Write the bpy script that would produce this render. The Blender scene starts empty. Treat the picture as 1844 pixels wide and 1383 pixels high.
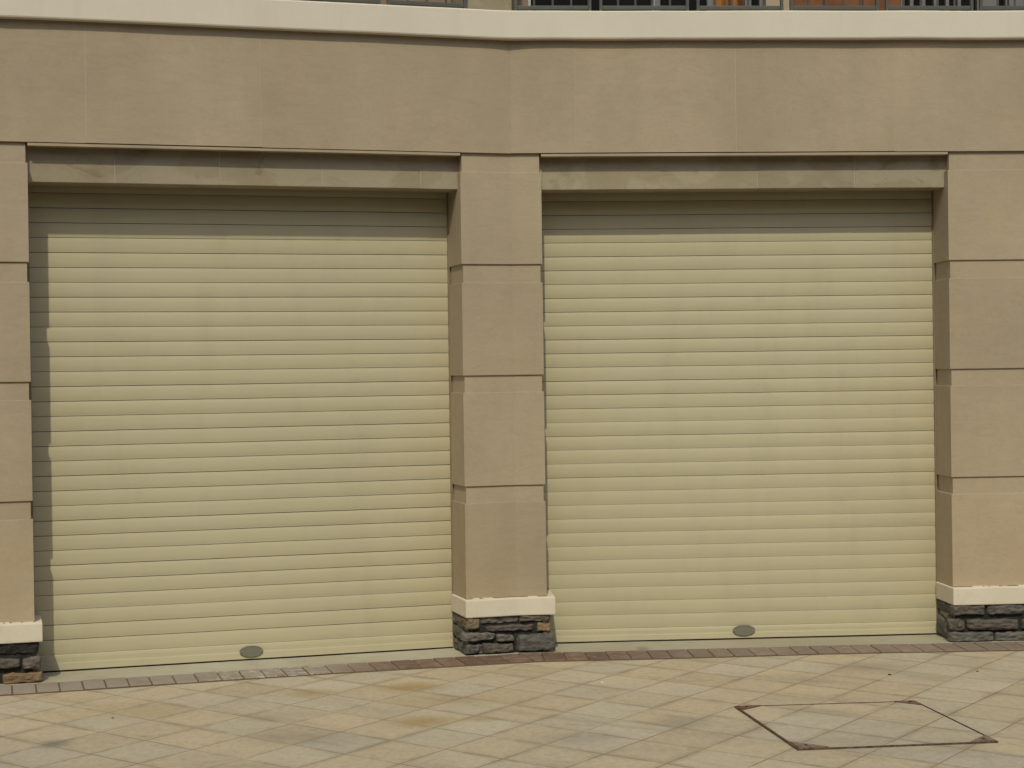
import bpy, bmesh, math, random
from mathutils import Vector, Matrix, noise as mnoise
random.seed(11)
sc = bpy.context.scene
COL = sc.collection

# ------------------------------------------------------------------ camera
F, PITCH, ROLL, EYE = 3137.0, -0.006, 0.0137, 1.505
cam = bpy.data.cameras.new('camera')
cam.sensor_fit = 'HORIZONTAL'; cam.sensor_width = 36.0
cam.lens = F / 1844 * 36.0
cam.clip_start = 0.1; cam.clip_end = 1500
co = bpy.data.objects.new('camera', cam); COL.objects.link(co)
c_, s_ = math.cos(ROLL), math.sin(ROLL); cp, sp = math.cos(PITCH), math.sin(PITCH)
right = Vector((c_, sp * s_, -cp * s_)); up = Vector((s_, -sp * c_, cp * c_)); back = -Vector((0, cp, sp))
m = Matrix((right, up, back)).transposed().to_4x4(); m.translation = (0, 0, EYE)
co.matrix_world = m
sc.camera = co

# ------------------------------------------------------------------ light
SUN_EL, SUN_LEFT = math.radians(47.5), math.radians(3.5)
to_sun = Vector((-math.sin(SUN_LEFT) * math.cos(SUN_EL), -math.cos(SUN_LEFT) * math.cos(SUN_EL), math.sin(SUN_EL)))
w = bpy.data.worlds.new('World'); sc.world = w; w.use_nodes = True
nt = w.node_tree
bg = nt.nodes['Background']
sky = nt.nodes.new('ShaderNodeTexSky'); sky.sky_type = 'NISHITA'; sky.sun_disc = False
sky.sun_elevation = SUN_EL; sky.sun_rotation = math.atan2(to_sun.x, to_sun.y)
sky.air_density = 1.3; sky.dust_density = 2.0; sky.ozone_density = 1.0
nt.links.new(sky.outputs[0], bg.inputs[0]); bg.inputs[1].default_value = 0.122
sl = bpy.data.lights.new('sun', 'SUN'); sl.energy = 1.88; sl.angle = math.radians(0.9); sl.color = (1.0, 0.965, 0.77)
so = bpy.data.objects.new('sun', sl); COL.objects.link(so)
so.rotation_euler = (-to_sun).to_track_quat('-Z', 'Y').to_euler(); so.location = to_sun * 60

vs = sc.view_settings
vs.view_transform = 'Standard'; vs.look = 'None'; vs.exposure = 0.0; vs.gamma = 1.0; vs.use_curve_mapping = False

# ------------------------------------------------------------------ facade coordinates: s along the wall, d out from it, z up
TL, TR, CX, CY = 0.2893, 0.0663, 0.0097, 9.4126
eL = Vector((math.cos(TL), math.sin(TL))); nL = Vector((math.sin(TL), -math.cos(TL)))
eR = Vector((math.cos(TR), math.sin(TR))); nR = Vector((math.sin(TR), -math.cos(TR)))
nM = (nL + nR).normalized(); HALF = (TL - TR) / 2
CC = Vector((CX, CY))
def pt(s, d, z):
    if abs(s) < 1e-6: p = CC + nM * (d / math.cos(HALF))
    elif s < 0: p = CC + eL * s + nL * d
    else: p = CC + eR * s + nR * d
    return Vector((p.x, p.y, z))
def ptc(s, d, z, r=0.16):            # same, the bend in the wall rounded over
    if abs(s) >= r: return pt(s, d, z)
    a, b, c = pt(-r, d, z), pt(0, d, z), pt(r, d, z)
    t = (s + r) / (2 * r)
    return a * (1 - t) ** 2 + b * 2 * t * (1 - t) + c * t * t

# ------------------------------------------------------------------ materials
class NT:
    def __init__(self, name):
        self.m = bpy.data.materials.new(name); self.m.use_nodes = True
        self.t = self.m.node_tree; self.b = self.t.nodes['Principled BSDF']
        self.pos = self.t.nodes.new('ShaderNodeNewGeometry').outputs['Position']
    def put(self, sock, v):
        if hasattr(v, 'is_linked') or isinstance(v, bpy.types.NodeSocket): self.t.links.new(v, sock)
        else:
            if isinstance(v, (tuple, list)) and len(v) == 3 and sock.type == 'RGBA': v = (*v, 1)
            sock.default_value = v
    def math(self, op, a, b=0.0, c=None, clamp=False):
        n = self.t.nodes.new('ShaderNodeMath'); n.operation = op; n.use_clamp = clamp
        self.put(n.inputs[0], a); self.put(n.inputs[1], b)
        if c is not None: self.put(n.inputs[2], c)
        return n.outputs[0]
    def vec(self, op, a, b=(0, 0, 0)):
        n = self.t.nodes.new('ShaderNodeVectorMath'); n.operation = op
        self.put(n.inputs[0], a); self.put(n.inputs[1], b)
        return n.outputs['Value'] if op in ('DOT_PRODUCT', 'LENGTH', 'DISTANCE') else n.outputs[0]
    def noise(self, scale, detail=3, rough=0.55, stretch=(1, 1, 1), off=(0, 0, 0), vec=None, dist=0.0):
        v = self.vec('MULTIPLY', vec or self.pos, stretch); v = self.vec('ADD', v, off)
        n = self.t.nodes.new('ShaderNodeTexNoise'); n.inputs['Scale'].default_value = scale
        n.inputs['Detail'].default_value = detail; n.inputs['Roughness'].default_value = rough; n.inputs['Distortion'].default_value = dist
        self.t.links.new(v, n.inputs['Vector']); return n.outputs['Fac']
    def ramp(self, f, lo, hi, a=0.0, b=1.0):
        n = self.t.nodes.new('ShaderNodeMapRange'); n.clamp = True; n.interpolation_type = 'SMOOTHSTEP'
        self.put(n.inputs[0], f)
        for i, v in zip((1, 2, 3, 4), (lo, hi, a, b)): n.inputs[i].default_value = v
        return n.outputs[0]
    def mix(self, f, a, b, mode='MIX'):
        n = self.t.nodes.new('ShaderNodeMix'); n.data_type = 'RGBA'; n.blend_type = mode
        self.put(n.inputs[0], f); self.put(n.inputs[6], a); self.put(n.inputs[7], b)
        return n.outputs[2]
    def scale(self, col, f):
        n = self.t.nodes.new('ShaderNodeVectorMath'); n.operation = 'SCALE'
        self.put(n.inputs[0], col); self.put(n.inputs['Scale'], f); return n.outputs[0]
    def attr(self, name='tint'):
        n = self.t.nodes.new('ShaderNodeAttribute'); n.attribute_name = name; return n.outputs['Fac']
    def white(self, v):
        n = self.t.nodes.new('ShaderNodeTexWhiteNoise'); n.noise_dimensions = '3D'; self.put(n.inputs['Vector'], v); return n.outputs['Value']
    def comb(self, x, y, z=0.0):
        n = self.t.nodes.new('ShaderNodeCombineXYZ')
        for i, v in enumerate((x, y, z)): self.put(n.inputs[i], v)
        return n.outputs[0]
    def bump(self, h, strength=0.3, dist=0.002):
        n = self.t.nodes.new('ShaderNodeBump'); n.inputs['Strength'].default_value = strength; n.inputs['Distance'].default_value = dist
        self.put(n.inputs['Height'], h); self.t.links.new(n.outputs[0], self.b.inputs['Normal'])
    def done(self, col, rough=0.8, spec=0.3, metal=0.0):
        self.put(self.b.inputs['Base Color'], col); self.put(self.b.inputs['Roughness'], rough)
        self.b.inputs['Specular IOR Level'].default_value = spec; self.b.inputs['Metallic'].default_value = metal
        return self.m

def mat_sandstone(name, base, alt, blotch=0.75, damp=0.0):
    n = NT(name)
    big = n.ramp(n.noise(1.7, 4, 0.6), 0.32, 0.68)
    streak = n.ramp(n.noise(3.0, 4, 0.6, (2.2, 2.2, 0.35), (7, 3, 1)), 0.35, 0.7)
    lam = n.noise(7.0, 5, 0.7, (0.8, 0.8, 3.2), (1, 9, 2), dist=1.2)
    fine = n.noise(260.0, 3, 0.7)
    grit = n.noise(55.0, 4, 0.7)
    col = n.mix(n.math('MULTIPLY', big, blotch), base, alt)
    col = n.mix(n.math('MULTIPLY', streak, 0.16), col, (alt[0] * 0.86, alt[1] * 0.87, alt[2] * 0.86))
    pink = n.ramp(n.noise(2.6, 3, 0.5, (1, 1, 1), (4, 4, 8)), 0.55, 0.75)
    col = n.mix(n.math('MULTIPLY', pink, 0.30), col, (base[0] * 1.06, base[1] * 0.97, base[2] * 0.88))
    veins = n.ramp(n.noise(1.6, 5, 0.6, (1.4, 1.4, 4.5), (3, 1, 6), dist=2.2), 0.49, 0.52)
    veins2 = n.ramp(n.noise(1.6, 5, 0.6, (1.4, 1.4, 4.5), (3, 1, 6), dist=2.2), 0.52, 0.55, 1.0, 0.0)
    col = n.mix(n.math('MULTIPLY', n.math('MULTIPLY', veins, veins2), 0.16), col, (base[0] * 0.74, base[1] * 0.66, base[2] * 0.58))
    if damp:
        dm = n.ramp(n.noise(2.3, 5, 0.6, (1, 1, 1.6), (11, 2, 5), dist=1.0), 0.47, 0.56)
        col = n.mix(n.math('MULTIPLY', dm, damp), col, (base[0] * 1.14, base[1] * 1.2, base[2] * 1.26))
        df = n.ramp(n.noise(4.3, 5, 0.6, (1, 1, 1.6), (1, 7, 9), dist=1.0), 0.60, 0.68)
        col = n.mix(n.math('MULTIPLY', df, damp * 1.0), col, (base[0] * 0.66, base[1] * 0.60, base[2] * 0.50))
    zz = n.vec('DOT_PRODUCT', n.pos, (0, 0, 1))
    och = n.math('MULTIPLY', n.ramp(zz, 0.30, 1.0, 1.0, 0.0), n.ramp(n.noise(4.0, 4, 0.6, (1, 1, 0.6), (6, 2, 1)), 0.35, 0.65))
    col = n.mix(n.math('MULTIPLY', och, 0.30), col, (base[0] * 1.06, base[1] * 0.98, base[2] * 0.80))
    # scuffs
    sc_ = n.math('MULTIPLY', n.ramp(n.noise(38.0, 2, 0.4, (1.0, 1.0, 0.45), (5, 5, 5), dist=0.8), 0.72, 0.80), n.ramp(n.noise(2.0, 2, 0.5, off=(9, 1, 3)), 0.5, 0.7))
    col = n.mix(n.math('MULTIPLY', sc_, 0.45), col, (0.12, 0.10, 0.075))
    lite = n.math('MULTIPLY', n.ramp(n.noise(30.0, 3, 0.5, (1.2, 1.2, 0.5), (15, 2, 5), dist=1.0), 0.72, 0.8), n.ramp(n.noise(1.6, 2, 0.5, off=(19, 1, 3)), 0.48, 0.7))
    col = n.mix(n.math('MULTIPLY', lite, 0.35), col, (0.55, 0.47, 0.35))
    v = n.math('ADD', n.math('MULTIPLY', lam, 0.18), n.math('ADD', n.math('MULTIPLY', fine, 0.18), n.math('MULTIPLY', grit, 0.16)))
    wide = n.noise(1.1, 3, 0.6, (1.3, 1.3, 0.7), (2, 6, 4)); v = n.math('ADD', v, n.math('ADD', 0.60, n.math('MULTIPLY', wide, 0.32)))
    v = n.math('MULTIPLY', v, n.attr())
    col = n.scale(col, v)
    n.bump(n.math('ADD', fine, n.math('MULTIPLY', grit, 1.5)), 0.25, 0.0015)
    return n.done(col, 0.88, 0.2)

M = {}
M['stone'] = mat_sandstone('sandstone_cladding', (0.415, 0.33, 0.222), (0.365, 0.295, 0.198))
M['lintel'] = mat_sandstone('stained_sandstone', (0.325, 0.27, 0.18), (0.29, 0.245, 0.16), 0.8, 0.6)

n = NT('joint_mortar')
M['joint'] = n.done(n.scale((0.44, 0.375, 0.27), n.math('ADD', 0.8, n.math('MULTIPLY', n.noise(30, 4, 0.7), 0.35))), 0.9, 0.1)

n = NT('white_render')
v = n.math('ADD', 0.86, n.math('ADD', n.math('MULTIPLY', n.noise(1.3, 4, 0.6, (2, 2, 0.8)), 0.16), n.math('MULTIPLY', n.noise(120, 4, 0.7), 0.10)))
drip = n.math('MULTIPLY', n.ramp(n.noise(9, 4, 0.6, (1, 1, 0.12), (2, 2, 2)), 0.54, 0.72), 0.08)
col = n.mix(drip, n.scale((0.68, 0.605, 0.48), v), (0.40, 0.36, 0.27))
n.bump(n.math('ADD', n.noise(14, 3, 0.5), n.math('MULTIPLY', n.noise(180, 3, 0.6), 0.25)), 0.35, 0.004)
M['render'] = n.done(col, 0.75, 0.25)

n = NT('cream_cap')
v = n.math('ADD', 0.80, n.math('ADD', n.math('MULTIPLY', n.noise(5, 4, 0.6), 0.2), n.math('MULTIPLY', n.noise(160, 4, 0.7), 0.14)))
col = n.mix(n.math('MULTIPLY', n.ramp(n.noise(16, 4, 0.6), 0.55, 0.75), 0.18), n.scale((0.69, 0.61, 0.465), v), (0.38, 0.31, 0.21))
n.bump(n.noise(60, 4, 0.6), 0.3, 0.003)
M['cap'] = n.done(col, 0.8, 0.2)

n = NT('slat_paint')
v = n.math('ADD', 0.90, n.math('ADD', n.math('MULTIPLY', n.noise(1.1, 4, 0.6), 0.12), n.math('MULTIPLY', n.noise(10, 4, 0.6, (0.5, 0.5, 3.0)), 0.06)))
col = n.scale((0.505, 0.45, 0.29), v)
dust = n.math('MULTIPLY', n.ramp(n.noise(3.2, 5, 0.65, (1.6, 1.6, 0.4), (8, 1, 3)), 0.46, 0.75), 0.26)
col = n.mix(dust, col, (0.40, 0.345, 0.225))
low = n.math('MULTIPLY', n.ramp(n.noise(5.5, 5, 0.7, (1, 1, 1.5), (3, 3, 3)), 0.55, 0.75), 0.18)
col = n.mix(low, col, (0.36, 0.32, 0.22))
n.bump(n.noise(5.5, 2, 0.5, (0.4, 0.4, 3.0)), 0.12, 0.004)
M['slat'] = n.done(col, 0.55, 0.2)

n = NT('edge_shade_brown')
M['edge_shade'] = n.done(n.scale((0.24, 0.19, 0.12), n.math('ADD', 0.8, n.math('MULTIPLY', n.noise(9, 3, 0.6), 0.4))), 0.6, 0.3)  # dark brown painted in place of the shaded gap at the shutter edges
n = NT('slat_gap')
M['gap'] = n.done((0.085, 0.10, 0.105), 0.8, 0.1)
n = NT('black_rubber')
M['rubber'] = n.done(n.scale((0.012, 0.010, 0.008), n.math('ADD', 0.7, n.noise(20, 3, 0.6))), 0.8, 0.2)
n = NT('dull_zinc')
br = n.noise(40, 3, 0.6, (0.6, 0.6, 14))
M['zinc'] = n.done(n.scale((0.185, 0.175, 0.135), n.math('ADD', 0.75, n.math('MULTIPLY', br, 0.5))), 0.5, 0.5, 0.1)
n = NT('bright_screw')
M['screw'] = n.done((0.6, 0.58, 0.5), 0.3, 0.5, 0.9)

def mat_rock(name, a, b):
    n = NT(name)
    f = n.ramp(n.noise(22, 5, 0.65, (1, 1, 2.2)), 0.3, 0.7)
    sp_ = n.ramp(n.noise(110, 3, 0.7), 0.55, 0.75)
    col = n.mix(f, a, b); col = n.mix(n.math('MULTIPLY', sp_, 0.3), col, (b[0] * 1.6, b[1] * 1.55, b[2] * 1.5))
    col = n.scale(col, n.attr())
    n.bump(n.math('ADD', n.noise(45, 5, 0.65, (1, 1, 2)), n.math('MULTIPLY', n.noise(160, 3, 0.6), 0.4)), 0.8, 0.008)
    return n.done(col, 0.85, 0.25)
M['slate'] = mat_rock('slate_rock', (0.080, 0.074, 0.062), (0.165, 0.150, 0.125))
M['brownrock'] = mat_rock('brown_rock', (0.082, 0.068, 0.052), (0.16, 0.135, 0.105))
M['ochre'] = mat_rock('ochre_rock', (0.17, 0.11, 0.06), (0.26, 0.18, 0.10))
M['tan'] = mat_rock('tan_rock', (0.14, 0.11, 0.07), (0.20, 0.16, 0.10))
M['darkmortar'] = mat_rock('dark_mortar', (0.020, 0.020, 0.017), (0.040, 0.038, 0.030))

# ground tiles, laid diagonally
GA, GB = math.radians(55.8), math.radians(-38.8)
nA = (-math.sin(GA), math.cos(GA), 0); nB = (-math.sin(GB), math.cos(GB), 0)
A0 = nA[0] * 1.40 + nA[1] * 7.386; B0 = nB[0] * 1.36 + nB[1] * 7.22
STAINS = [(-0.50, 8.42, 0.24, 0.20, 0.72), (-0.40, 7.58, 0.24, 0.20, 0.72), (-0.98, 8.30, 0.22, 0.16, 0.55), (-0.16, 7.62, 0.13, 0.10, 0.5), (-1.75, 7.9, 0.4, 0.3, 0.28), (-0.3, 8.05, 0.4, 0.25, 0.25)]
GREYS = [(-1.92, 7.22, 0.10, 0.13, 0.75), (1.75, 8.8, 0.35, 0.25, 0.30), (1.4, 8.5, 0.2, 0.2, 0.28), (-0.9, 7.3, 0.5, 0.3, 0.2), (0.25, 7.2, 0.3, 0.2, 0.3), (0.7, 7.5, 0.18, 0.2, 0.4)]
def mat_tiles(name, ring=True):
    n = NT(name)
    warp = n.math('MULTIPLY', n.math('SUBTRACT', n.noise(1.4, 2, 0.5), 0.5), 0.05)
    a = n.math('ADD', n.math('DIVIDE', n.math('SUBTRACT', n.vec('DOT_PRODUCT', n.pos, nA), A0), 0.2965), warp)
    b = n.math('ADD', n.math('DIVIDE', n.math('SUBTRACT', n.vec('DOT_PRODUCT', n.pos, nB), B0), 0.2985), warp)
    ia, ib = n.math('FLOOR', a), n.math('FLOOR', b)
    fa, fb = n.math('ABSOLUTE', n.math('SUBTRACT', n.math('FRACT', a), 0.5)), n.math('ABSOLUTE', n.math('SUBTRACT', n.math('FRACT', b), 0.5))
    edge = n.math('MAXIMUM', fa, fb)                      # 0.5 on a joint
    r1 = n.white(n.comb(ia, ib, 0.3)); r2 = n.white(n.comb(ia, ib, 7.7))
    col = n.mix(n.ramp(r1, 0.25, 0.85), (0.475, 0.38, 0.242), (0.465, 0.395, 0.28))
    blot = n.ramp(n.noise(2.4, 5, 0.62), 0.36, 0.66)
    col = n.mix(n.math('MULTIPLY', blot, 0.35), col, (0.41, 0.345, 0.235))
    gold = n.ramp(n.noise(3.1, 4, 0.6, off=(5, 8, 0)), 0.54, 0.72)
    col = n.mix(n.math('MULTIPLY', gold, 0.18), col, (0.44, 0.32, 0.16))
    col = n.scale(col, n.math('ADD', 0.94, n.math('MULTIPLY', r2, 0.12)))
    # granite grain
    g1 = n.noise(210, 3, 0.75); g2 = n.ramp(n.noise(70, 5, 0.8, (1, 0.6, 1), off=(3, 3, 3)), 0.56, 0.72); g3 = n.ramp(n.noise(60, 5, 0.8, (1, 0.6, 1), off=(1, 8, 3)), 0.58, 0.74)
    g0 = n.noise(34, 6, 0.85, (1, 0.6, 1), off=(6, 6, 0))
    col = n.scale(col, n.math('ADD', 0.40, n.math('ADD', n.math('MULTIPLY', g1, 0.45), n.math('MULTIPLY', g0, 0.75))))
    col = n.mix(n.math('MULTIPLY', g2, 0.35), col, (0.16, 0.125, 0.085))
    col = n.mix(n.math('MULTIPLY', g3, 0.25), col, (0.60, 0.56, 0.46))
    # dirt dragged along the joints
    smear = n.math('MULTIPLY', n.ramp(edge, 0.34, 0.5), n.ramp(n.noise(3.4, 4, 0.6, off=(2, 5, 1)), 0.42, 0.66))
    col = n.mix(n.math('MULTIPLY', smear, 0.38), col, (0.205, 0.155, 0.095))
    jm = n.math('MULTIPLY', n.ramp(edge, 0.486, 0.494), n.ramp(n.noise(4.5, 4, 0.65, off=(8, 5, 1)), 0.30, 0.60, 0.22, 0.90))
    col = n.mix(jm, col, (0.15, 0.105, 0.06))
    # wide dull footprints of dirt, no tile edges
    u_ = n.vec('DOT_PRODUCT', n.pos, nA); v_ = n.vec('DOT_PRODUCT', n.pos, nB)
    sm2 = n.ramp(n.noise(1.0, 5, 0.65, (0.9, 5.0, 1), (3, 1, 0), vec=n.comb(u_, v_)), 0.53, 0.68)
    col = n.mix(n.math('MULTIPLY', sm2, 0.34), col, (0.27, 0.215, 0.135))
    dirt = n.ramp(n.noise(1.15, 5, 0.65, (0.8, 1.7, 1), (3, 1, 0), dist=0.7), 0.50, 0.72)
    col = n.mix(n.math('MULTIPLY', dirt, 0.30), col, (0.25, 0.20, 0.13))
    scr = n.math('MULTIPLY', n.ramp(n.noise(5.0, 5, 0.7, (0.7, 2.2, 1), (13, 4, 0), dist=1.5), 0.58, 0.68), n.ramp(n.noise(1.0, 3, 0.6, off=(4, 9, 0)), 0.45, 0.62))
    col = n.mix(n.math('MULTIPLY', scr, 0.36), col, (0.19, 0.155, 0.11))
    wob = n.math('ADD', 0.35, n.math('MULTIPLY', n.noise(6.5, 4, 0.65, off=(2, 2, 7)), 1.3))
    for lst, c in ((STAINS, (0.32, 0.205, 0.065)), (GREYS, (0.17, 0.15, 0.115))):
        for (x, y, rx, ry, k) in lst:
            q = n.vec('DIVIDE', n.vec('SUBTRACT', n.pos, (x, y, 0)), (rx, ry, 1e6))
            f = n.math('MULTIPLY', n.ramp(n.vec('LENGTH', q), 0.0, 1.0, 1.0, 0.0), n.math('MULTIPLY', wob, k), clamp=True)
            col = n.mix(f, col, c)
    ch = n.ramp(edge, 0.478, 0.5, 1.0, 0.0)
    n.bump(n.math('ADD', n.math('MULTIPLY', ch, 1.0), n.math('MULTIPLY', g1, 0.45)), 0.45, 0.003)
    return n.done(col, 0.82, 0.22)
M['tiles'] = mat_tiles('diagonal_granite_tiles')

n = NT('rusty_steel')
f = n.ramp(n.noise(35, 4, 0.7), 0.35, 0.65)
M['rust'] = n.done(n.mix(f, (0.075, 0.044, 0.026), (0.17, 0.11, 0.07)), 0.85, 0.2, 0.15)
n = NT('worn_rust_plate')
f = n.ramp(n.noise(26, 4, 0.7), 0.35, 0.65)
M['rustplate'] = n.done(n.mix(f, (0.16, 0.10, 0.065), (0.27, 0.215, 0.15)), 0.8, 0.25, 0.15)
n = NT('oxide_red_plate')
M['redplate'] = n.done(n.mix(n.ramp(n.noise(26, 4, 0.7), 0.35, 0.65), (0.13, 0.05, 0.035), (0.21, 0.12, 0.08)), 0.8, 0.25)

n = NT('added_asphalt')
M['added_asphalt'] = n.done(n.scale((0.040, 0.039, 0.037), n.math('ADD', 0.7, n.math('MULTIPLY', n.noise(120, 4, 0.7), 0.6))), 0.9, 0.2)  # dark colour of the added sheet that cuts ground bounce
# red brick edging
n = NT('edging_brick')
f = n.ramp(n.noise(14, 5, 0.65), 0.35, 0.7)
col = n.mix(f, (0.155, 0.092, 0.058), (0.215, 0.155, 0.110))
col = n.scale(col, n.attr())
left = n.vec('DOT_PRODUCT', n.pos, (1, 0, 0))
grey = n.math('ADD', n.math('MULTIPLY', n.ramp(left, -1.1, -0.55, 1.0, 0.0), 0.85), n.math('MULTIPLY', n.ramp(left, 0.3, 1.1), 0.40))
col = n.mix(n.math('MULTIPLY', grey, n.ramp(n.noise(5, 4, 0.6), 0.2, 0.6, 0.6, 1.0)), col, (0.33, 0.28, 0.215))
eff = n.math('MULTIPLY', n.math('MULTIPLY', n.ramp(left, -1.65, -1.4), n.ramp(left, -1.05, -0.9, 1.0, 0.0)), n.ramp(n.noise(16, 4, 0.7, (1, 2, 1)), 0.52, 0.6))
eff2 = n.math('MULTIPLY', n.ramp(n.noise(11, 4, 0.7, (1, 2, 1), (4, 0, 0)), 0.66, 0.72), 0.6)
col = n.mix(n.math('MAXIMUM', n.math('MULTIPLY', eff, 0.75), eff2), col, (0.55, 0.50, 0.42))
sp_ = n.noise(190, 3, 0.7)
col = n.scale(col, n.math('ADD', 0.75, n.math('MULTIPLY', sp_, 0.5)))
n.bump(n.math('ADD', sp_, n.math('MULTIPLY', n.noise(30, 3, 0.6), 2)), 0.5, 0.003)
M['brick'] = n.done(col, 0.85, 0.2)
n = NT('brick_mortar')
M['bmortar'] = n.done(n.scale((0.13, 0.095, 0.06), n.math('ADD', 0.6, n.noise(60, 3, 0.7))), 0.9, 0.1)

# smooth cement sill
n = NT('cement_sill')
col = n.mix(n.ramp(n.noise(1.5, 4, 0.6), 0.35, 0.65), (0.45, 0.42, 0.31), (0.40, 0.355, 0.255))
col = n.mix(n.math('MULTIPLY', n.ramp(n.noise(7, 5, 0.65), 0.5, 0.7), 0.25), col, (0.24, 0.20, 0.13))
xx = n.vec('DOT_PRODUCT', n.pos, (1, 0, 0))
col = n.mix(n.math('MULTIPLY', n.ramp(xx, 0.0, 0.8), 0.35), col, (0.26, 0.21, 0.13))
q = n.vec('DIVIDE', n.vec('SUBTRACT', n.pos, (0.69, 9.44, 0)), (0.055, 0.13, 1e6))
col = n.mix(n.math('MULTIPLY', n.ramp(n.vec('LENGTH', q), 0.2, 1.0, 1.0, 0.0), 0.7), col, (0.21, 0.19, 0.145))
col = n.scale(col, n.math('ADD', 0.85, n.math('MULTIPLY', n.noise(140, 4, 0.7), 0.3)))
n.bump(n.noise(40, 4, 0.6), 0.25, 0.003)
M['cement'] = n.done(col, 0.8, 0.2)

n = NT('grey_railing_paint')
M['rail'] = n.done(n.scale((0.080, 0.080, 0.064), n.math('ADD', 0.8, n.math('MULTIPLY', n.noise(20, 3, 0.6), 0.4))), 0.5, 0.4)
n = NT('window_frame_grey')
M['frame'] = n.done(n.scale((0.17, 0.165, 0.15), n.math('ADD', 0.8, n.math('MULTIPLY', n.noise(9, 3, 0.6), 0.4))), 0.5, 0.4)
n = NT('window_frame_pale')
M['pale'] = n.done((0.55, 0.54, 0.50), 0.5, 0.3)
n = NT('dark_pane')
M['glass'] = n.done((0.010, 0.010, 0.010), 0.25, 0.12)
n = NT('wine_red_pane')
M['wine'] = n.done((0.035, 0.012, 0.012), 0.25, 0.12)
n = NT('terracotta_brick')
sepx = n.math('ABSOLUTE', n.math('SUBTRACT', n.math('FRACT', n.math('MULTIPLY', n.vec('DOT_PRODUCT', n.pos, (1, 0, 0)), 4.1)), 0.5))
col = n.mix(n.ramp(n.noise(7, 4, 0.6), 0.35, 0.65), (0.15, 0.062, 0.03), (0.22, 0.095, 0.042))
col = n.mix(n.ramp(sepx, 0.46, 0.49), col, (0.10, 0.05, 0.03))
M['terracotta'] = n.done(col, 0.85, 0.2)
n = NT('brown_wall')
M['brownwall'] = n.done(n.scale((0.27, 0.20, 0.14), n.math('ADD', 0.8, n.math('MULTIPLY', n.noise(5, 4, 0.6), 0.4))), 0.85, 0.2)
n = NT('orange_curtain')
fold = n.noise(20, 2, 0.5, (1, 1, 0.02))
M['curtain'] = n.done(n.mix(n.ramp(fold, 0.4, 0.6), (0.09, 0.045, 0.025), (0.36, 0.15, 0.035)), 0.9, 0.1)
n = NT('terrace_screed')
M['screed'] = n.done(n.scale((0.25, 0.14, 0.10), n.math('ADD', 0.8, n.math('MULTIPLY', n.noise(9, 4, 0.6), 0.4))), 0.85, 0.2)
n = NT('dark_pebble')
M['pebble'] = n.done((0.035, 0.028, 0.02), 0.9, 0.2)
n = NT('pale_chip')
M['chip'] = n.done((0.62, 0.56, 0.42), 0.9, 0.2)

# ------------------------------------------------------------------ mesh builder
class MB:
    def __init__(self): self.bm = bmesh.new(); self.tl = self.bm.faces.layers.float.new('tint')
    def face(self, pts, tint=1.0, mi=0, smooth=False):
        f = self.bm.faces.new([self.bm.verts.new(p) for p in pts]); f[self.tl] = tint; f.material_index = mi; f.smooth = smooth; return f
    def prism(self, foot, z0, z1, tint=1.0, mi=0, bevel=0.0):
        lo = [self.bm.verts.new((p[0], p[1], z0)) for p in foot]; hi = [self.bm.verts.new((p[0], p[1], z1)) for p in foot]
        fs = [self.bm.faces.new(lo), self.bm.faces.new(hi)]
        k = len(foot)
        for i in range(k): fs.append(self.bm.faces.new((lo[i], lo[(i + 1) % k], hi[(i + 1) % k], hi[i])))
        for f in fs: f[self.tl] = tint; f.material_index = mi
        bmesh.ops.recalc_face_normals(self.bm, faces=fs)
        if bevel:
            es = list({e for f in fs for e in f.edges})
            r = bmesh.ops.bevel(self.bm, geom=es, offset=bevel, segments=2, profile=0.6, affect='EDGES')
            for f in r['faces']: f[self.tl] = tint; f.material_index = mi
    def box(self, s0, s1, d0, d1, z0, z1, tint=1.0, mi=0, bevel=0.0):
        self.prism([pt(s0, d1, 0), pt(s1, d1, 0), pt(s1, d0, 0), pt(s0, d0, 0)], z0, z1, tint, mi, bevel)
    def sweep(self, prof, ss, fn=pt, mis=None, tint=1.0, jit=0.0, smooth=False, caps=True):
        rows = []
        for s in ss:
            row = []
            for k, (d, z) in enumerate(prof):
                jd = jit * mnoise.noise((s * 3.1, k * 0.0 + d, 3.3)) if jit else 0
                jz = jit * mnoise.noise((s * 2.3, z * 1.1, 9.1)) if jit else 0
                row.append(self.bm.verts.new(fn(s, d + jd, z + jz)))
            rows.append(row)
        K = len(prof)
        fs = []
        for a, b in zip(rows[:-1], rows[1:]):
            for k in range(K):
                f = self.bm.faces.new((a[k], b[k], b[(k + 1) % K], a[(k + 1) % K])); f[self.tl] = tint; f.smooth = smooth
                if mis: f.material_index = mis[k]
                fs.append(f)
        if caps:
            for r in (rows[0], rows[-1]):
                f = self.bm.faces.new(r); f[self.tl] = tint; fs.append(f)
        bmesh.ops.recalc_face_normals(self.bm, faces=fs)
    def tube(self, p, q, r, mi=0, seg=8):
        d = (q - p); L = d.length
        rot = d.to_track_quat('Z', 'Y').to_matrix().to_4x4(); rot.translation = (p + q) / 2
        bmesh.ops.create_cone(self.bm, cap_ends=True, segments=seg, radius1=r, radius2=r, depth=L, matrix=rot)
    def build(self, name, mats, parent=None):
        me = bpy.data.meshes.new(name)
        for v in self.bm.verts: pass
        o = bpy.data.objects.new(name, me)
        COL.objects.link(o)
        for mm in (mats if isinstance(mats, list) else [mats]): me.materials.append(mm)
        base = None
        if parent is not None:
            o.parent = parent
            base = world_loc(parent)
            bmesh.ops.translate(self.bm, verts=self.bm.verts, vec=-base)
        self.bm.to_mesh(me); self.bm.free(); me.update()
        return o
def world_loc(o):
    v = Vector((0, 0, 0))
    while o is not None: v += Vector(o.location); o = o.parent
    return v
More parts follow.
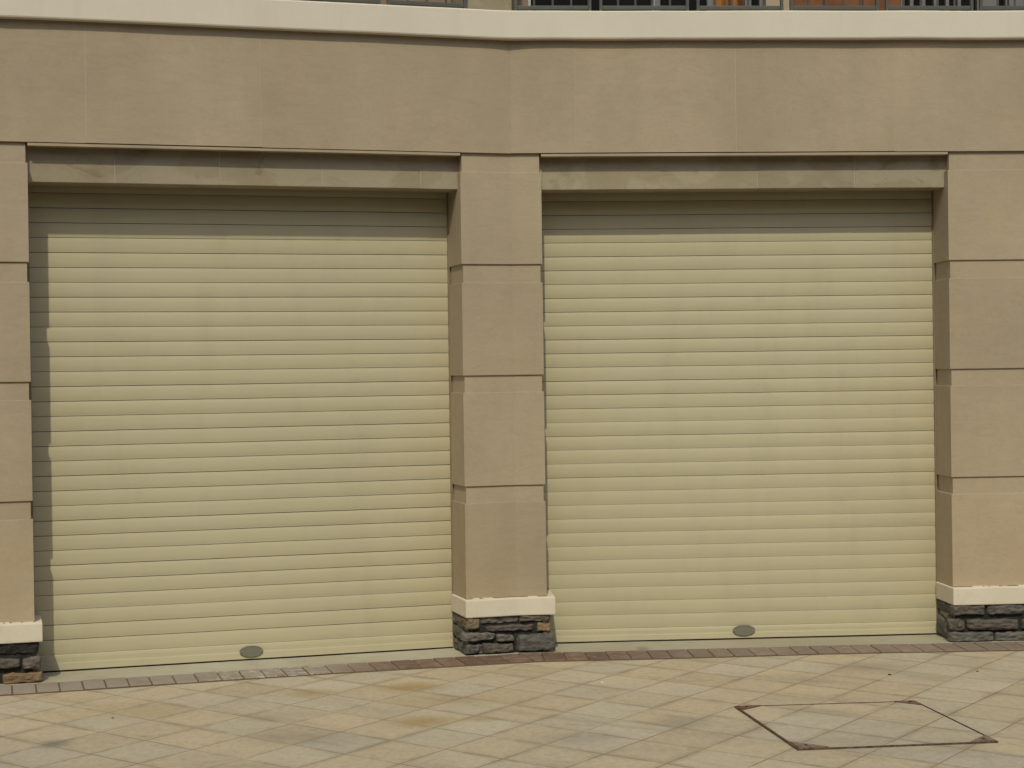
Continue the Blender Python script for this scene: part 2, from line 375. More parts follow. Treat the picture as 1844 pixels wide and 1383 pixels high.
def tag(o, label=None, cat=None, group=None, kind=None):
    if label: o['label'] = label
    if cat: o['category'] = cat
    if group: o['group'] = group
    if kind: o['kind'] = kind
    return o
def empty(name, loc):
    o = bpy.data.objects.new(name, None); COL.objects.link(o); o.location = loc; o.empty_display_size = 0.2; return o
def frange(a, b, n): return [a + (b - a) * i / n for i in range(n + 1)]

# ------------------------------------------------------------------ ground
mb = MB()
R_ = 700
mb.face([(-R_, -R_, -0.006), (R_, -R_, -0.006), (R_, R_, -0.006), (-R_, R_, -0.006)])
tag(mb.build('pavement', M['tiles']), 'pale granite paving laid diagonally in front of the garages', None, None, 'structure')

mb = MB()  # unseen dark sheet, added to cut the light bounced up from the ground
mb.face([(-R_, -R_, -0.002), (R_, -R_, -0.002), (R_, 6.15, -0.002), (-R_, 6.15, -0.002)])
tag(mb.build('added_dark_sheet', M['added_asphalt']), 'unseen dark sheet added before the paved apron to cut ground bounce', None, None, 'structure')

mb = MB()
SS = sorted(set(frange(-5, 5, 60) + [0.0]))
mb.sweep([(0.075, 0.0015), (-0.6, -0.010), (-0.6, -0.06), (0.075, -0.06)], SS, pt, jit=0.002)
tag(mb.build('sill_strip', M['cement']), 'smooth cement strip running under both roller shutters', None, None, 'structure')

mb = MB()
def sag(s): return 0.012 * math.sin(s * 2.6) + 0.02 * (1 if s > 1.6 else 0) * min(1, (s - 1.6)) if s > 0 else 0.014 * math.sin(s * 2.1 + 1.0)
def pts_(s, d, z): return pt(s, d + sag(s), z)
mb.sweep([(0.318, -0.001), (0.058, -0.001), (0.058, -0.05), (0.318, -0.05)], [s for s in frange(-5, 5, 80)] , pts_, mis=[1, 1, 1, 1])
s = -5.0; rb = random.Random(4)
while s < 5.0:
    wd = 0.113 + rb.uniform(-0.006, 0.006)
    a, b = s + 0.0035, s + wd - 0.0035
    if s < 0 < s + wd: b = -0.0005; wd = 0.0005 - s
    if b - a > 0.01:
        fj = rb.uniform(-0.006, 0.006); top = 0.0035 + rb.uniform(-0.0012, 0.0012)
        foot = [pts_(a, 0.066 + fj, 0), pts_(b, 0.066 + fj, 0), pts_(b, 0.31 + fj, 0), pts_(a, 0.31 + fj, 0)]
        mb.prism(foot, -0.04, top, rb.uniform(0.78, 1.18), 0, 0.004)
    s += wd
o = mb.build('brick_edging', [M['brick'], M['bmortar']])
tag(o, 'single row of reddish brown bricks edging the cement strip', None, None, 'structure')

# ------------------------------------------------------------------ the building
bld = tag(empty('garage_building', pt(0, -0.3, 0.0)), 'beige sandstone garage building with two roller shutters under a white ledge', 'building')

ZB, ZT = 2.694, 3.300     # beam
mb = MB()
rb = random.Random(9)
joints = [-5.0, -4.87, -3.99, -3.11, -2.229, -1.348, 0.0, 0.354, 1.231, 2.107, 2.985, 3.86, 4.74, 5.0]
JW = 0.0022
mb.sweep([(0.0068, ZB + 0.002), (0.0068, ZT + 0.02), (-0.35, ZT + 0.02), (-0.35, ZB + 0.002)], sorted(set(frange(-5, 5, 40) + [0.0])), pt, mis=[1, 0, 0, 0])
prev = 1.0
for a, b in zip(joints[:-1], joints[1:]):
    t = rb.uniform(0.98, 1.02)
    if b in (0.0,): prev = t
    if a == 0.0: t = prev
    a2 = a + (JW if a != 0 else 0); b2 = b - (JW if b != 0 else 0)
    f0 = 0.008 + rb.uniform(-0.0008, 0.0008); dz = rb.uniform(-0.0015, 0.0015)
    mb.sweep([(f0, ZB + dz), (f0, ZT + 0.01), (-0.03, ZT + 0.01), (-0.03, ZB + dz)], [a2, b2], pt, tint=t)
o = mb.build('stone_band', [M['stone'], M['joint']], bld)

# thin set-back strip under the band, over each opening
mb = MB()
for a, b in ((-2.515, -0.2825), (0.164, 2.404)):
    mb.box(a, b, -0.06, 0.004, ZB - 0.018, ZB - 0.0045, 0.97)
mb.build('drip_strip', M['stone'], bld)

# white ledge, the bend rounded over, plastered by hand
mb = MB()
prof = [(0.050, 3.303), (0.053, 3.310), (0.053, 3.446), (0.049, 3.453), (-0.10, 3.455), (-0.10, 3.300), (0.040, 3.3005)]
mb.sweep(prof, sorted(set(frange(-5, -0.2, 60) + frange(-0.2, 0.2, 16) + frange(0.2, 5, 60))), ptc, jit=0.0035)
mb.build('ledge', M['render'], bld)

# terrace behind the ledge
mb = MB()
mb.sweep([(-0.10, 3.44), (-0.10, 3.31), (-1.3, 3.31), (-1.3, 3.44)], [-5, 0.0, 5], pt)
mb.build('terrace_floor', M['screed'], bld)

# lintels
def lintel(a, b, js, seed):
    mb = MB(); r = random.Random(seed)
    e = [a] + js + [b]
    for p, q in zip(e[:-1], e[1:]):
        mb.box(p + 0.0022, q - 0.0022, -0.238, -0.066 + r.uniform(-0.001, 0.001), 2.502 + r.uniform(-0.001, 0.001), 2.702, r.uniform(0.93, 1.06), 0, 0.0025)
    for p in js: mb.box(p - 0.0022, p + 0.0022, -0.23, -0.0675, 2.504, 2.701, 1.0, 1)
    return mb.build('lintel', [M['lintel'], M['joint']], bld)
lintel(-2.53, -0.270, [-2.086, -1.5535, -1.02, -0.4865], 3)
lintel(0.150, 2.418, [0.2886, 0.8267, 1.3595, 1.9025], 5)

# pillars: recessed courses between proud blocks
COURSES = [(0.299, 0.810), (0.902, 1.405), (1.497, 1.995), (2.095, 2.590)]
def foot(sa, sb, din, front, backd=-0.45):
    pts = [pt(sa + din, front, 0)]
    if sa < 0 < sb: pts.append(pt(0, front, 0))
    pts.append(pt(sb - din, front, 0)); pts.append(pt(sb - din, backd, 0))
    if sa < 0 < sb: pts.append(pt(0, backd, 0))
    pts.append(pt(sa + din, backd, 0))
    return pts
def pillar(sa, sb, seed, label, caps, jn=()):
    r = random.Random(seed)
    mb = MB()
    mb.prism(foot(sa, sb, 0.010, -0.009), 0.01, 2.70, r.uniform(0.97, 1.02), 0, 0.0)
    cuts = [sa] + list(jn) + [sb]
    for (z0, z1) in COURSES:
        base = r.uniform(0.95, 1.05)
        for i, (p, q) in enumerate(zip(cuts[:-1], cuts[1:])):
            g0 = 0 if i == 0 else 0.0015; g1 = 0 if i == len(cuts) - 2 else 0.0015
            a, b = p + g0, q - g1
            mb.prism(foot(a, b, 0.0, 0.0, -0.43), z0, z1, base * r.uniform(0.97, 1.03), 0, 0.0025)
    o = mb.build('pillar', M['stone'], bld); o['label'] = label
    # cream cap over the rubble base
    ca, cb = caps
    mb = MB()
    f = [pt(ca, 0.045, 0)] + ([pt(0, 0.045, 0)] if ca < 0 < cb else []) + [pt(cb, 0.045, 0), pt(cb, -0.268, 0)] + ([pt(0, -0.268, 0)] if ca < 0 < cb else []) + [pt(ca, -0.268, 0)]
    mb.prism(f, 0.202, 0.297, 1.0, 0, 0.006)
    # squeezed-out bedding along the top edge
    k = 0; s = max(ca, -3.2)
    while s < min(cb, 3.2) - 0.03:
        L_ = r.uniform(0.02, 0.07)
        if not (s < 0 < s + L_) and sa + 0.01 < s and s + L_ < sb and r.random() < 0.75:
            mb.box(s, s + L_, -0.005, r.uniform(0.003, 0.010), 0.290, 0.299 + r.uniform(0.000, 0.004), 1.0, 0, 0.0015)
        s += L_ + r.uniform(0, 0.02)
    mb.build('capstone', M['cap'], o)
    return o
cap_1, cap_2, cap_3 = (-5.0, -2.478), (-0.297, 0.207), (2.392, 5.0)
p0 = pillar(-5.0, -2.515, 21, 'sandstone pillar at the left edge, sunlit, on a rubble base with an ochre stone', cap_1, (-4.6, -3.7, -2.98))
p1 = pillar(-0.2825, 0.164, 22, 'narrow sandstone pillar between the two shutters, bent where the wings meet', cap_2)
p2 = pillar(2.404, 5.0, 23, 'sandstone pillar at the right edge with a dark shaded jamb', cap_3, (2.86, 3.7, 4.6))

# rubble bases: every stone its own irregular lump
MI = {'slate': 0, 'brownrock': 1, 'ochre': 2, 'tan': 3, 'darkmortar': 4}
SM = [M[k] for k in ('slate', 'brownrock', 'ochre', 'tan', 'darkmortar')]
def lump(mb, quad, to3, depth, kind, seed, nx=26, nz=14):
    r = random.Random(seed); off = Vector((r.uniform(0, 90), r.uniform(0, 90), r.uniform(0, 90)))
    tint = r.uniform(0.85, 1.2)
    (x0, y0), (x1, y1), (x2, y2), (x3, y3) = quad      # bottom-left, bottom-right, top-right, top-left
    grid = []
    for j in range(nz + 1):
        row = []
        for i in range(nx + 1):
            u, v = i / nx, j / nz
            a = (x0 + (x1 - x0) * u, y0 + (y1 - y0) * u); b = (x3 + (x2 - x3) * u, y3 + (y2 - y3) * u)
            x = a[0] + (b[0] - a[0]) * v; y = a[1] + (b[1] - a[1]) * v
            U, V = abs(2 * u - 1), abs(2 * v - 1)
            e = (U ** 12 + V ** 8)
            # pull the outline in at the corners and make it wander
            cx, cy = (x0 + x1 + x2 + x3) / 4, (y0 + y1 + y2 + y3) / 4
            k = 1.05 - 0.07 * (U * V) ** 4
            x = cx + (x - cx) * k; y = cy + (y - cy) * k
            nn = mnoise.noise(Vector((x * 28, y * 28, 0)) + off); n2 = mnoise.noise(Vector((x * 75, y * 75, 5)) + off)
            n3 = mnoise.noise(Vector((x * 40, y * 16, 9)) + off)
            ww = min(1.0, max(0.0, (max(U, V) - 0.4) / 0.5)); x += 0.011 * n3 * ww; y += 0.008 * nn * ww
            vo = mnoise.voronoi(Vector((x * 26, y * 44, 0)) + off)[0]; h = depth * (1 - 0.85 * min(1.0, e)) + 0.006 * nn + 0.004 * n2 + 0.011 * (vo[1] - vo[0] - 0.35) * (1 - min(1.0, e) / 2)
            if max(U, V) > 0.999: h = -0.012
            row.append(mb.bm.verts.new(to3(x, h, y)))
        grid.append(row)
    fs = []
    for j in range(nz):
        for i in range(nx):
            f = mb.bm.faces.new((grid[j][i], grid[j][i + 1], grid[j + 1][i + 1], grid[j + 1][i])); f[mb.tl] = tint; f.material_index = MI[kind]; f.smooth = True
            fs.append(f)
    return fs
def base(par, sa, sb, fronts, lefts, rights, seed):
    mb = MB()
    D0 = 0.022
    f = [pt(sa + 0.012, D0, 0)] + ([pt(0, D0, 0)] if sa < 0 < sb else []) + [pt(sb - 0.012, D0, 0), pt(sb - 0.012, -0.28, 0)] + ([pt(0, -0.28, 0)] if sa < 0 < sb else []) + [pt(sa + 0.012, -0.28, 0)]
    mb.prism(f, -0.02, 0.2035, 1.0, MI['darkmortar'])
    k = seed
    for kind, q, dep in fronts:
        k += 1; lump(mb, q, lambda x, h, y: pt(x if abs(x) > 1e-5 else 1e-4, D0 + h, y), dep, kind, k)
    for kind, q, dep in lefts:
        k += 1; lump(mb, q, lambda x, h, y: pt(sa + 0.012 - h, x, y), dep, kind, k, 16, 12)
    for kind, q, dep in rights:
        k += 1; lump(mb, q, lambda x, h, y: pt(sb - 0.012 + h, x, y), dep, kind, k, 16, 12)
    bmesh.ops.recalc_face_normals(mb.bm, faces=mb.bm.faces)
    o = mb.build('stone_base', SM, par)
    return o
fr1 = [('tan', [(-0.288, 0.137), (-0.226, 0.142), (-0.221, 0.200), (-0.290, 0.200)], 0.026),
       ('slate', [(-0.217, 0.166), (0.0, 0.163), (0.001, 0.202), (-0.217, 0.202)], 0.010),
       ('brownrock', [(0.008, 0.166), (0.174, 0.168), (0.178, 0.202), (0.006, 0.202)], 0.016),
       ('brownrock', [(-0.165, 0.122), (0.084, 0.119), (0.084, 0.151), (-0.185, 0.153)], 0.020),
       ('ochre', [(0.109, 0.113), (0.172, 0.109), (0.174, 0.155), (0.110, 0.156)], 0.022),
       ('slate', [(-0.311, 0.073), (-0.139, 0.080), (-0.128, 0.114), (-0.313, 0.124)], 0.030),
       ('slate', [(-0.122, 0.064), (-0.020, 0.062), (-0.034, 0.100), (-0.122, 0.106)], 0.026),
       ('slate', [(-0.014, 0.006), (0.200, 0.006), (0.196, 0.103), (-0.010, 0.094)], 0.034),
       ('slate', [(-0.300, 0.006), (-0.226, 0.015), (-0.220, 0.060), (-0.298, 0.060)], 0.032),
       ('brownrock', [(-0.200, 0.004), (-0.034, 0.007), (-0.030, 0.054), (-0.209, 0.064)], 0.031),
       ('slate', [(-0.222, 0.004), (-0.203, 0.004), (-0.206, 0.055), (-0.222, 0.055)], 0.010)]
le1 = [('slate', [(-0.26, 0.142), (-0.17, 0.142), (-0.16, 0.200), (-0.26, 0.200)], 0.022), ('tan', [(-0.15, 0.140), (0.026, 0.136), (0.030, 0.200), (-0.15, 0.200)], 0.024),
       ('slate', [(-0.26, 0.070), (-0.08, 0.066), (-0.08, 0.130), (-0.26, 0.134)], 0.024), ('slate', [(-0.07, 0.075), (0.03, 0.072), (0.03, 0.126), (-0.07, 0.126)], 0.026),
       ('brownrock', [(-0.26, -0.004), (-0.12, -0.002), (-0.12, 0.060), (-0.26, 0.060)], 0.024), ('slate', [(-0.11, 0.0), (0.03, 0.004), (0.03, 0.060), (-0.11, 0.058)], 0.028)]
ri1 = [(k, [(a, b) for a, b in q], d) for k, q, d in le1]
base(p1, -0.2825, 0.164, fr1, le1, ri1, 100)
fr2 = [('brownrock', [(2.385, 0.146), (2.569, 0.143), (2.571, 0.200), (2.383, 0.200)], 0.024), ('slate', [(2.589, 0.146), (2.797, 0.143), (2.798, 0.200), (2.587, 0.200)], 0.024),
       ('brownrock', [(2.368, 0.063), (2.458, 0.061), (2.459, 0.122), (2.364, 0.130)], 0.032), ('brownrock', [(2.473, 0.063), (2.757, 0.060), (2.761, 0.118), (2.473, 0.122)], 0.028),
       ('slate', [(2.366, -0.002), (2.617, 0.0), (2.613, 0.052), (2.366, 0.058)], 0.036), ('slate', [(2.630, 0.0), (2.84, -0.002), (2.84, 0.049), (2.627, 0.047)], 0.032),
       ('slate', [(2.772, 0.062), (2.95, 0.060), (2.94, 0.124), (2.775, 0.118)], 0.03), ('slate', [(2.81, 0.146), (2.98, 0.143), (2.98, 0.200), (2.81, 0.200)], 0.024), ('brownrock', [(2.855, 0.0), (3.08, 0.0), (3.08, 0.05), (2.853, 0.05)], 0.03)]
r = random.Random(8)
for z0, z1 in ((0.0, 0.052), (0.062, 0.125), (0.142, 0.200)):
    s = 3.1 + r.uniform(-0.02, 0.02)
    while s < 4.9:
        L_ = r.uniform(0.12, 0.3); fr2.append((r.choice(['slate', 'slate', 'brownrock']), [(s, z0), (s + L_ - 0.012, z0), (s + L_ - 0.012, z1), (s, z1)], 0.028)); s += L_
le2 = [('slate', [(-0.26, 0.140), (0.0, 0.145), (0.0, 0.200), (-0.26, 0.200)], 0.022), ('brownrock', [(-0.14, 0.070), (0.03, 0.064), (0.03, 0.130), (-0.10, 0.135)], 0.028),
       ('slate', [(-0.26, 0.0), (-0.06, 0.0), (-0.08, 0.10), (-0.26, 0.125)], 0.030), ('slate', [(-0.05, 0.0), (0.03, 0.0), (0.03, 0.055), (-0.05, 0.055)], 0.030)]
base(p2, 2.404, 5.0, fr2, le2, [], 200)
fr0 = [('darkmortar', [(-2.70, 0.150), (-2.500, 0.144), (-2.500, 0.200), (-2.70, 0.200)], 0.012), ('brownrock', [(-2.70, 0.074), (-2.590, 0.080), (-2.592, 0.122), (-2.70, 0.130)], 0.030),
       ('brownrock', [(-2.578, 0.068), (-2.486, 0.067), (-2.488, 0.126), (-2.577, 0.124)], 0.030), ('ochre', [(-2.668, 0.000), (-2.486, 0.002), (-2.488, 0.055), (-2.669, 0.050)], 0.034)]
for z0, z1 in ((0.0, 0.052), (0.062, 0.125), (0.142, 0.200)):
    s = -2.71 + r.uniform(-0.004, 0.02)
    while s > -4.9:
        L_ = r.uniform(0.12, 0.3); fr0.append((r.choice(['slate', 'slate', 'brownrock']), [(s - L_ + 0.012, z0), (s, z0), (s, z1), (s - L_ + 0.012, z1)], 0.028)); s -= L_
ri0 = [('darkmortar', [(-0.26, 0.140), (0.0, 0.145), (0.0, 0.200), (-0.26, 0.200)], 0.012), ('brownrock', [(-0.26, 0.066), (0.03, 0.064), (0.03, 0.130), (-0.26, 0.135)], 0.024), ('slate', [(-0.26, 0.0), (0.03, 0.0), (0.03, 0.055), (-0.26, 0.055)], 0.028)]
base(p0, -5.0, -2.515, fr0, [], ri0, 300)

# ------------------------------------------------------------------ roller shutters
def shutter(sa, sb, zline, gaps, badge, label, seed):
    """zline: height of the highest visible gap; slats 77 mm apart hang below it"""
    PIT = 0.077; DS = -0.2815
    r = random.Random(seed)
    mb = MB()
    zs = [zline + PIT * k for k in (2, 1)] + [zline - PIT * k for k in range(31)]
    prof = []; mis = []
    for k, (zt, zb) in enumerate(zip(zs[:-1], zs[1:])):
        g = gaps(k)
        bul = 0.0035 + r.uniform(-0.0005, 0.0005)
        N = 9
        for i in range(N + 1):                # convex face, rounder at the top
            t = i / N
            z = zt - g - (PIT - g) * t
            d = bul * (1 - abs(2 * t - 0.95) ** 2.6) if t < 0.975 else bul * 0.05
            prof.append((DS + d, z)); mis.append(0)
        # the groove under it
        prof.append((DS - 0.006, zb - 0.0002)); mis[-1] = 0; mis.append(1)
        prof.append((DS - 0.006, zb - gaps(k + 1) + 0.0002)); mis.append(1)
    # back
    zlast = prof[-1][1]
    prof += [(DS - 0.02, zlast), (DS - 0.02, zs[0])]; mis += [0, 0]
    mis = mis[:len(prof)]
    mb.sweep(prof, frange(sa - 0.014, sb + 0.014, 22), pt, mis=mis, jit=0.0009, smooth=False)
    # smooth faces of the slats
    o = mb.build('roller_shutter', [M['slat'], M['gap']], bld)
    for p in o.data.polygons: p.use_smooth = True
    o.data.set_sharp_from_angle(angle=math.radians(30))
    o['label'] = label
    # bottom bar with a crease along it
    z1 = zlast - 0.0004; z0 = 0.004
    mb = MB()
    h = z1 - z0
    prof = [(DS + 0.001, z1), (DS + 0.0030, z1 - 0.004), (DS + 0.0046, z1 - 0.22 * h), (DS + 0.0040, z0 + 0.50 * h), (DS + 0.0056, z0 + 0.40 * h), (DS + 0.0060, z0 + 0.004), (DS + 0.006, z0), (DS - 0.02, z0), (DS - 0.02, z1)]
    mb.sweep(prof, frange(sa - 0.014, sb + 0.014, 10), pt, jit=0.0006)
    bb = mb.build('bottom_bar', M['slat'], o)
    mb = MB()
    mb.sweep([(DS + 0.005, z0 + 0.001), (DS + 0.003, -0.020), (DS - 0.015, -0.020), (DS - 0.015, z0 + 0.001)], [sa - 0.002, sb + 0.002], pt)
    mb.build('rubber_seal', M['rubber'], o)
    for e0, e1 in ((sa - 0.004, sa + 0.007), (sb - 0.007, sb + 0.004)):  # brown strips at both shutter ends, standing for the shadowed gap there
        mb = MB(); mb.box(e0, e1, DS - 0.02, DS + 0.016, -0.012, 2.50, 1.0, 0, 0.001); mb.build('edge_shade_strip', M['edge_shade'], o)
    # oval plate
    bs, bz, w2, h2 = badge
    mb = MB(); K = 40
    rings = [(1.0, 0.0095), (1.0, 0.0135), (0.95, 0.0150), (0.90, 0.0150), (0.86, 0.0132), (0.0, 0.0138)]
    prev = None
    for sc_, dd in rings:
        cur = [mb.bm.verts.new(pt(bs + w2 * (1 - (1 - sc_) * h2 / w2 * 1.0 if sc_ > 0 else 0) * math.cos(a), DS + dd, bz + h2 * sc_ * math.sin(a))) for a in [2 * math.pi * i / K for i in range(K)]] if sc_ > 0 else [mb.bm.verts.new(pt(bs, DS + dd, bz))]
        if prev:
            for i in range(K):
                if len(cur) == 1: f = mb.bm.faces.new((prev[i], prev[(i + 1) % K], cur[0]))
                else: f = mb.bm.faces.new((prev[i], prev[(i + 1) % K], cur[(i + 1) % K], cur[i]))
                f[mb.tl] = 1.0
        prev = cur
    bmesh.ops.recalc_face_normals(mb.bm, faces=mb.bm.faces)
    pl = mb.build('oval_plate', M['zinc'], o)
    for sg in (-1, 1):
        mb = MB()
        mb.tube(pt(bs + sg * w2 * 0.84, DS + 0.012, bz), pt(bs + sg * w2 * 0.84, DS + 0.017, bz), 0.0038, seg=12)
        for f in mb.bm.faces: f[mb.tl] = 1.0
        # screws belong to the plate (three levels at most: building > shutter > plate), so they sit beside it
        mb.build('screw', M['screw'], o)
    return o
def gapsL(k): return (0.0029, 0.0024, 0.0033)[k % 3] if k < 29 else (0.0014 if k in (29, 32) else 0.0028)
def gapsR(k): return (0.0028, 0.0023, 0.0031)[k % 3] if k < 17 else (0.0024 if k in (18, 21) else 0.0012)
shutter(-2.515, -0.2825, 2.395, gapsL, (-1.399, 0.0445, 0.062, 0.0300), 'cream roller shutter on the left with a shadow strip down its left edge', 31)
shutter(0.164, 2.404, 2.383, gapsR, (1.2935, 0.0465, 0.063, 0.0300), 'cream roller shutter facing the inspection cover, fully sunlit below its lintel', 32)

# closed garage behind the shutters
mb = MB()
mb.sweep([(-0.60, -0.1), (-0.60, 3.3), (-0.75, 3.3), (-0.75, -0.1)], [-5, 0.0, 5], pt)
mb.build('back_wall', M['brownwall'], bld)

# ------------------------------------------------------------------ upper storey behind the railing
UZ0, UZ1, UD = 3.44, 6.2, -1.2
mb = MB(); mb.sweep([(UD, UZ0), (UD, UZ1), (UD - 0.2, UZ1), (UD - 0.2, UZ0)], [-5, -1.75], pt); mb.build('upper_wall', M['stone'], bld)
mb = MB(); mb.sweep([(UD, UZ0), (UD, UZ1), (UD - 0.2, UZ1), (UD - 0.2, UZ0)], [-0.75, 0.0, 0.20], pt); mb.build('upper_wall', M['brownwall'], bld)
mb = MB(); mb.box(1.65, 1.82, UD - 0.2, UD + 0.02, UZ0, UZ1); mb.build('upper_pier', M['stone'], bld)
mb = MB(); mb.box(1.82, 2.51, UD - 0.2, UD, UZ0, UZ1); mb.build('upper_wall', M['terracotta'], bld)
mb = MB(); mb.box(3.02, 3.11, UD - 0.2, UD + 0.01, UZ0, UZ1); mb.box(3.19, 3.26, UD - 0.2, UD + 0.01, UZ0, UZ1); mb.build('upper_pier', M['frame'], bld)
mb = MB(); mb.box(3.75, 5.0, UD - 0.2, UD, UZ0, UZ1); mb.build('upper_wall', M['stone'], bld)
mb = MB(); mb.sweep([(-0.8, UZ1 + 0.18), (-0.8, UZ1), (-1.6, UZ1), (-1.6, UZ1 + 0.18)], [-5, 0.0, 5], pt); mb.build('upper_eave', M['render'], bld)
def window(a, b, pane_m, frame_m, mull=(), fw=0.035):
    mb = MB()
    for p in [a + fw / 2, b - fw / 2] + list(mull): mb.box(p - fw / 2, p + fw / 2, UD - 0.10, UD - 0.02, UZ0, UZ1, 1.0, 0, 0.003)
    mb.box(a + fw, b - fw, UD - 0.095, UD - 0.025, UZ0, UZ0 + 0.06); mb.box(a + fw, b - fw, UD - 0.095, UD - 0.025, UZ1 - 0.06, UZ1)
    f = mb.build('window', frame_m, bld)
    mb = MB(); mb.box(a + 0.004, b - 0.004, UD - 0.065, UD - 0.055, UZ0 + 0.01, UZ1 - 0.01)
    mb.build('pane', pane_m, f)
    return f
window(-1.75, -0.75, M['wine'], M['pale'], (-1.25,), 0.028)
window(0.20, 0.98, M['glass'], M['pale'], (0.58,), 0.018)
window(0.98, 1.34, M['glass'], M['frame'])
window(1.34, 1.56, M['curtain'], M['frame'], (), 0.02)
window(1.56, 1.65, M['glass'], M['frame'], (), 0.02)
lw = window(2.51, 3.02, M['glass'], M['frame'], (2.585, 2.66, 2.735, 2.81, 2.885), 0.022)
window(3.11, 3.19, M['glass'], M['frame'], (), 0.012)
window(3.26, 3.75, M['glass'], M['frame'])
# short pier standing on the ledge where the wings meet
mb = MB()
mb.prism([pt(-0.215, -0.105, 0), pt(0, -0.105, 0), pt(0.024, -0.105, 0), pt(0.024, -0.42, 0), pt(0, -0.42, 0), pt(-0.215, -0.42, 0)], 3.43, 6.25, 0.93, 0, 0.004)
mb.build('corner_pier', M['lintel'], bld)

# ------------------------------------------------------------------ balcony railings
def railing(panels, label, d=-0.035, z0=3.452):
    a0 = panels[0][0]
    root = tag(empty('balcony_railing', pt(a0, d, z0)), label, 'railing')
    for a, b, step in panels:
        for s in (a, b):
            mb = MB(); mb.box(s - 0.008, s + 0.008, d - 0.012, d + 0.012, z0 - 0.004, z0 + 1.06, 1.0, 0, 0.002); mb.build('stile', M['rail'], root)
        mb = MB(); mb.box(a + 0.008, b - 0.008, d - 0.011, d + 0.011, z0 + 0.022, z0 + 0.044, 1.0, 0, 0.003); mb.build('bottom_rail', M['rail'], root)
        mb = MB(); mb.box(a + 0.008, b - 0.008, d - 0.011, d + 0.011, z0 + 0.92, z0 + 0.945, 1.0, 0, 0.003); mb.build('top_rail', M['rail'], root)
        nb = max(1, round((b - a) / step) - 1)
        for i in range(nb):
            s = a + (b - a) * (i + 1) / (nb + 1)
            mb = MB(); mb.tube(pt(s, d, z0 + 0.040), pt(s, d, z0 + 0.925), 0.0062, seg=8)
            for f in mb.bm.faces: f[mb.tl] = 1.0
            mb.build('bar', M['rail'], root)
    mb = MB(); lo, hi = panels[0][0], panels[-1][1]
    mb.box(lo - 0.02, hi + 0.02, d - 0.03, d + 0.03, z0 + 1.06, z0 + 1.10, 1.0, 0, 0.008); mb.build('handrail', M['rail'], root)
    return root
railing([(0.040, 0.444, 0.1), (0.504, 0.979, 0.095), (1.037, 1.500, 0.095), (1.553, 2.031, 0.095), (2.084, 2.560, 0.095), (2.613, 3.09, 0.095), (3.14, 3.62, 0.095)],
        'grey metal railing on the right of the corner pier, above the sunlit shutter')
railing([(-3.30, -2.82, 0.095), (-2.77, -2.29, 0.095), (-2.24, -1.76, 0.095), (-1.71, -1.24, 0.095), (-1.18, -0.708, 0.095), (-0.655, -0.235, 0.1)],
        'grey metal railing on the left of the corner pier, mostly above the frame')

# ------------------------------------------------------------------ inspection cover
q = [Vector((0.978, 7.797, 0)), Vector((1.803, 7.869, 0)), Vector((1.933, 6.992, 0)), Vector((1.114, 6.900, 0))]
cen = sum(q, Vector()) / 4
cov = tag(empty('inspection_cover', cen + Vector((0, 0, -0.006))), 'tiled inspection cover with a rusty steel rim set in the paving', 'manhole cover')
mb = MB()
inn = [cen + (p - cen) * 0.985 for p in q]
mb.prism([(p.x, p.y) for p in inn], -0.03, -0.0015, 1.0, 0)
mb.build('tiled_panel', M['tiles'], cov)
widths = {0: 0.001, 1: 0.003, 2: 0.004, 3: 0.008}
for i in range(4):
    a, b = q[i], q[(i + 1) % 4]; c = cen
    dirn = (b - a).normalized(); nrm = Vector((-dirn.y, dirn.x, 0))
    if nrm.dot(c - (a + b) / 2) < 0: nrm = -nrm
    wv = widths[i]
    mb = MB()
    st = 12
    outer = [a + (b - a) * (k / st) - nrm * (0.001 + 0.003 * abs(mnoise.noise((k * 0.7, i * 3.0, 1)))) for k in range(st + 1)]
    inner = [a + (b - a) * (k / st) + nrm * (wv + 0.003 * mnoise.noise((k * 0.9, i * 5.0, 4))) for k in range(st + 1)]
    mb.prism([(p.x, p.y) for p in outer + inner[::-1]], -0.03, 0.0005 + 0.0004 * i, 1.0, 0)
    mb.build('steel_rim', M['rust'], cov)
for i, (mm, leg) in enumerate(((M['redplate'], 0.11), (M['redplate'], 0.09), (M['rustplate'], 0.10), (M['rustplate'], 0.12))):
    p = q[i]; a = p + (q[(i + 1) % 4] - p).normalized() * leg; b = p + (q[i - 1] - p).normalized() * leg
    if i == 0: b = p + (b - p) * 0.75
    off = (cen - p).normalized() * 0.012
    mb = MB(); mb.prism([((v + off).x, (v + off).y) for v in (p, a, b)], -0.02, 0.0045, 1.0, 0, 0.0)
    cp_ = mb.build('corner_plate', mm, cov)
    mid = (p + a + b) / 3 + off
    mb = MB(); mb.tube(mid + Vector((0, 0, 0.003)), mid + Vector((0, 0, 0.0060)), 0.007, seg=12)
    for f in mb.bm.faces: f[mb.tl] = 1.0
    mb.build('bolt', M['rubber'], cp_)

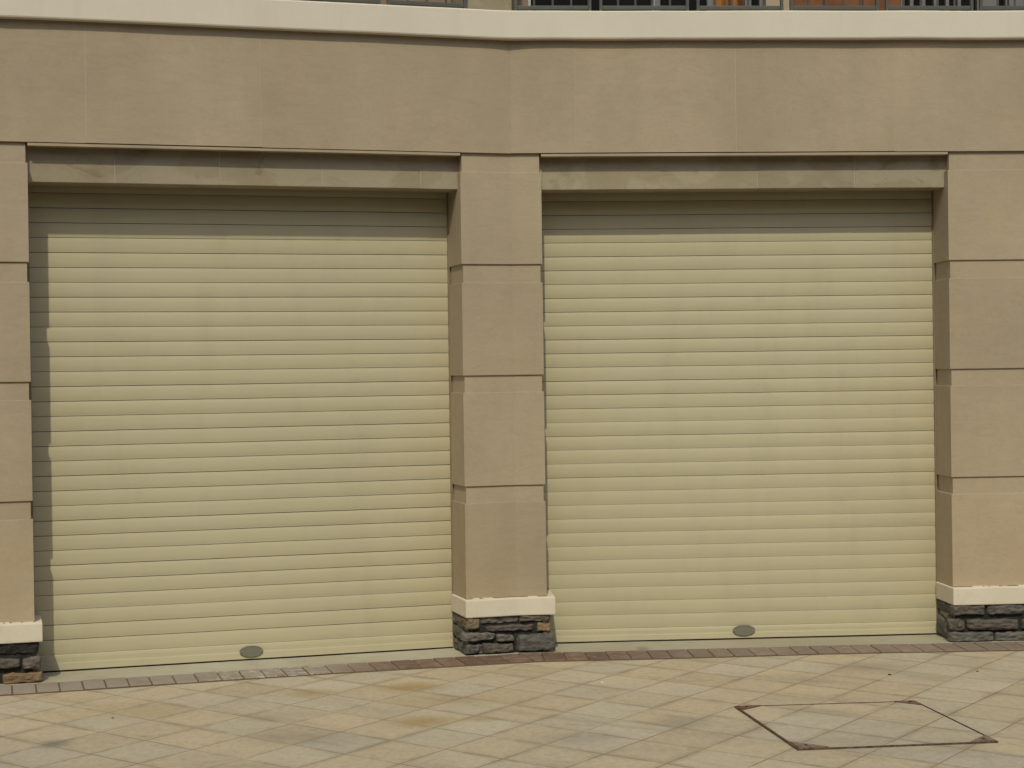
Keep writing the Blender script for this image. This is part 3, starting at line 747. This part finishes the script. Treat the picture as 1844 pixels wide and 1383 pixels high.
# ------------------------------------------------------------------ added unseen block behind the camera, put in to shut off low sky
opp = tag(empty('added_sky_blocker', (0, -10, 0)), 'unseen tan block with windows, added behind the camera to shut off low sky', 'building')
mb = MB(); mb.prism([(-40, -10), (40, -10), (40, -20), (-40, -20)], -0.01, 9.0, 1.0, 0, 0.02); mb.build('wall', M['brownwall'], opp)
mb = MB(); mb.prism([(-40.2, -9.8), (40.2, -9.8), (40.2, -20.2), (-40.2, -20.2)], 9.003, 9.25, 1.0, 0, 0.03); mb.build('cornice', M['render'], opp)
for zf in (0.9, 3.8, 6.6):
    for i in range(-6, 7):
        x = i * 3.1
        mb = MB()
        for a, b, c, d in ((x - 0.75, x - 0.68, zf, zf + 1.5), (x + 0.68, x + 0.75, zf, zf + 1.5), (x - 0.68, x + 0.68, zf, zf + 0.07), (x - 0.68, x + 0.68, zf + 1.43, zf + 1.5), (x - 0.03, x + 0.03, zf + 0.07, zf + 1.43)):
            mb.prism([(a, -9.94), (b, -9.94), (b, -10.05), (a, -10.05)], c, d)
        f = mb.build('window', M['pale'], opp)
        mb = MB(); mb.prism([(x - 0.70, -9.97), (x + 0.70, -9.97), (x + 0.70, -10.02), (x - 0.70, -10.02)], zf + 0.03, zf + 1.47); mb.build('pane', M['glass'], f)

# ------------------------------------------------------------------ small litter
def pebble(x, y, rr, mm, label, seed):
    bm = bmesh.new(); rr *= 0.62; bmesh.ops.create_icosphere(bm, subdivisions=3, radius=rr)
    for v in bm.verts:
        k = 1 + 0.35 * mnoise.noise(v.co * (1.4 / rr) + Vector((seed * 7.1, 0, 0)))
        v.co = Vector((v.co.x * k * 1.3, v.co.y * k, v.co.z * k * 0.6))
    me = bpy.data.meshes.new('pebble'); bm.to_mesh(me); bm.free(); me.materials.append(mm)
    for p in me.polygons: p.use_smooth = True
    o = bpy.data.objects.new('pebble', me); COL.objects.link(o); o.location = (x, y, -0.006 + rr * 0.25)
    tag(o, label, 'pebble')
pebble(1.842, 8.58, 0.010, M['pebble'], 'dark pebble on the paving between the cover and the right shutter', 1)
pebble(2.291, 8.64, 0.008, M['pebble'], 'small dark pebble on the paving in front of the right pillar', 2)
pebble(-1.799, 7.751, 0.007, M['pebble'], 'tiny dark pebble on the paving below the left shutter', 3)
pebble(0.42, 8.47, 0.011, M['chip'], 'pale chip of mortar on the paving right of the middle pillar', 4)
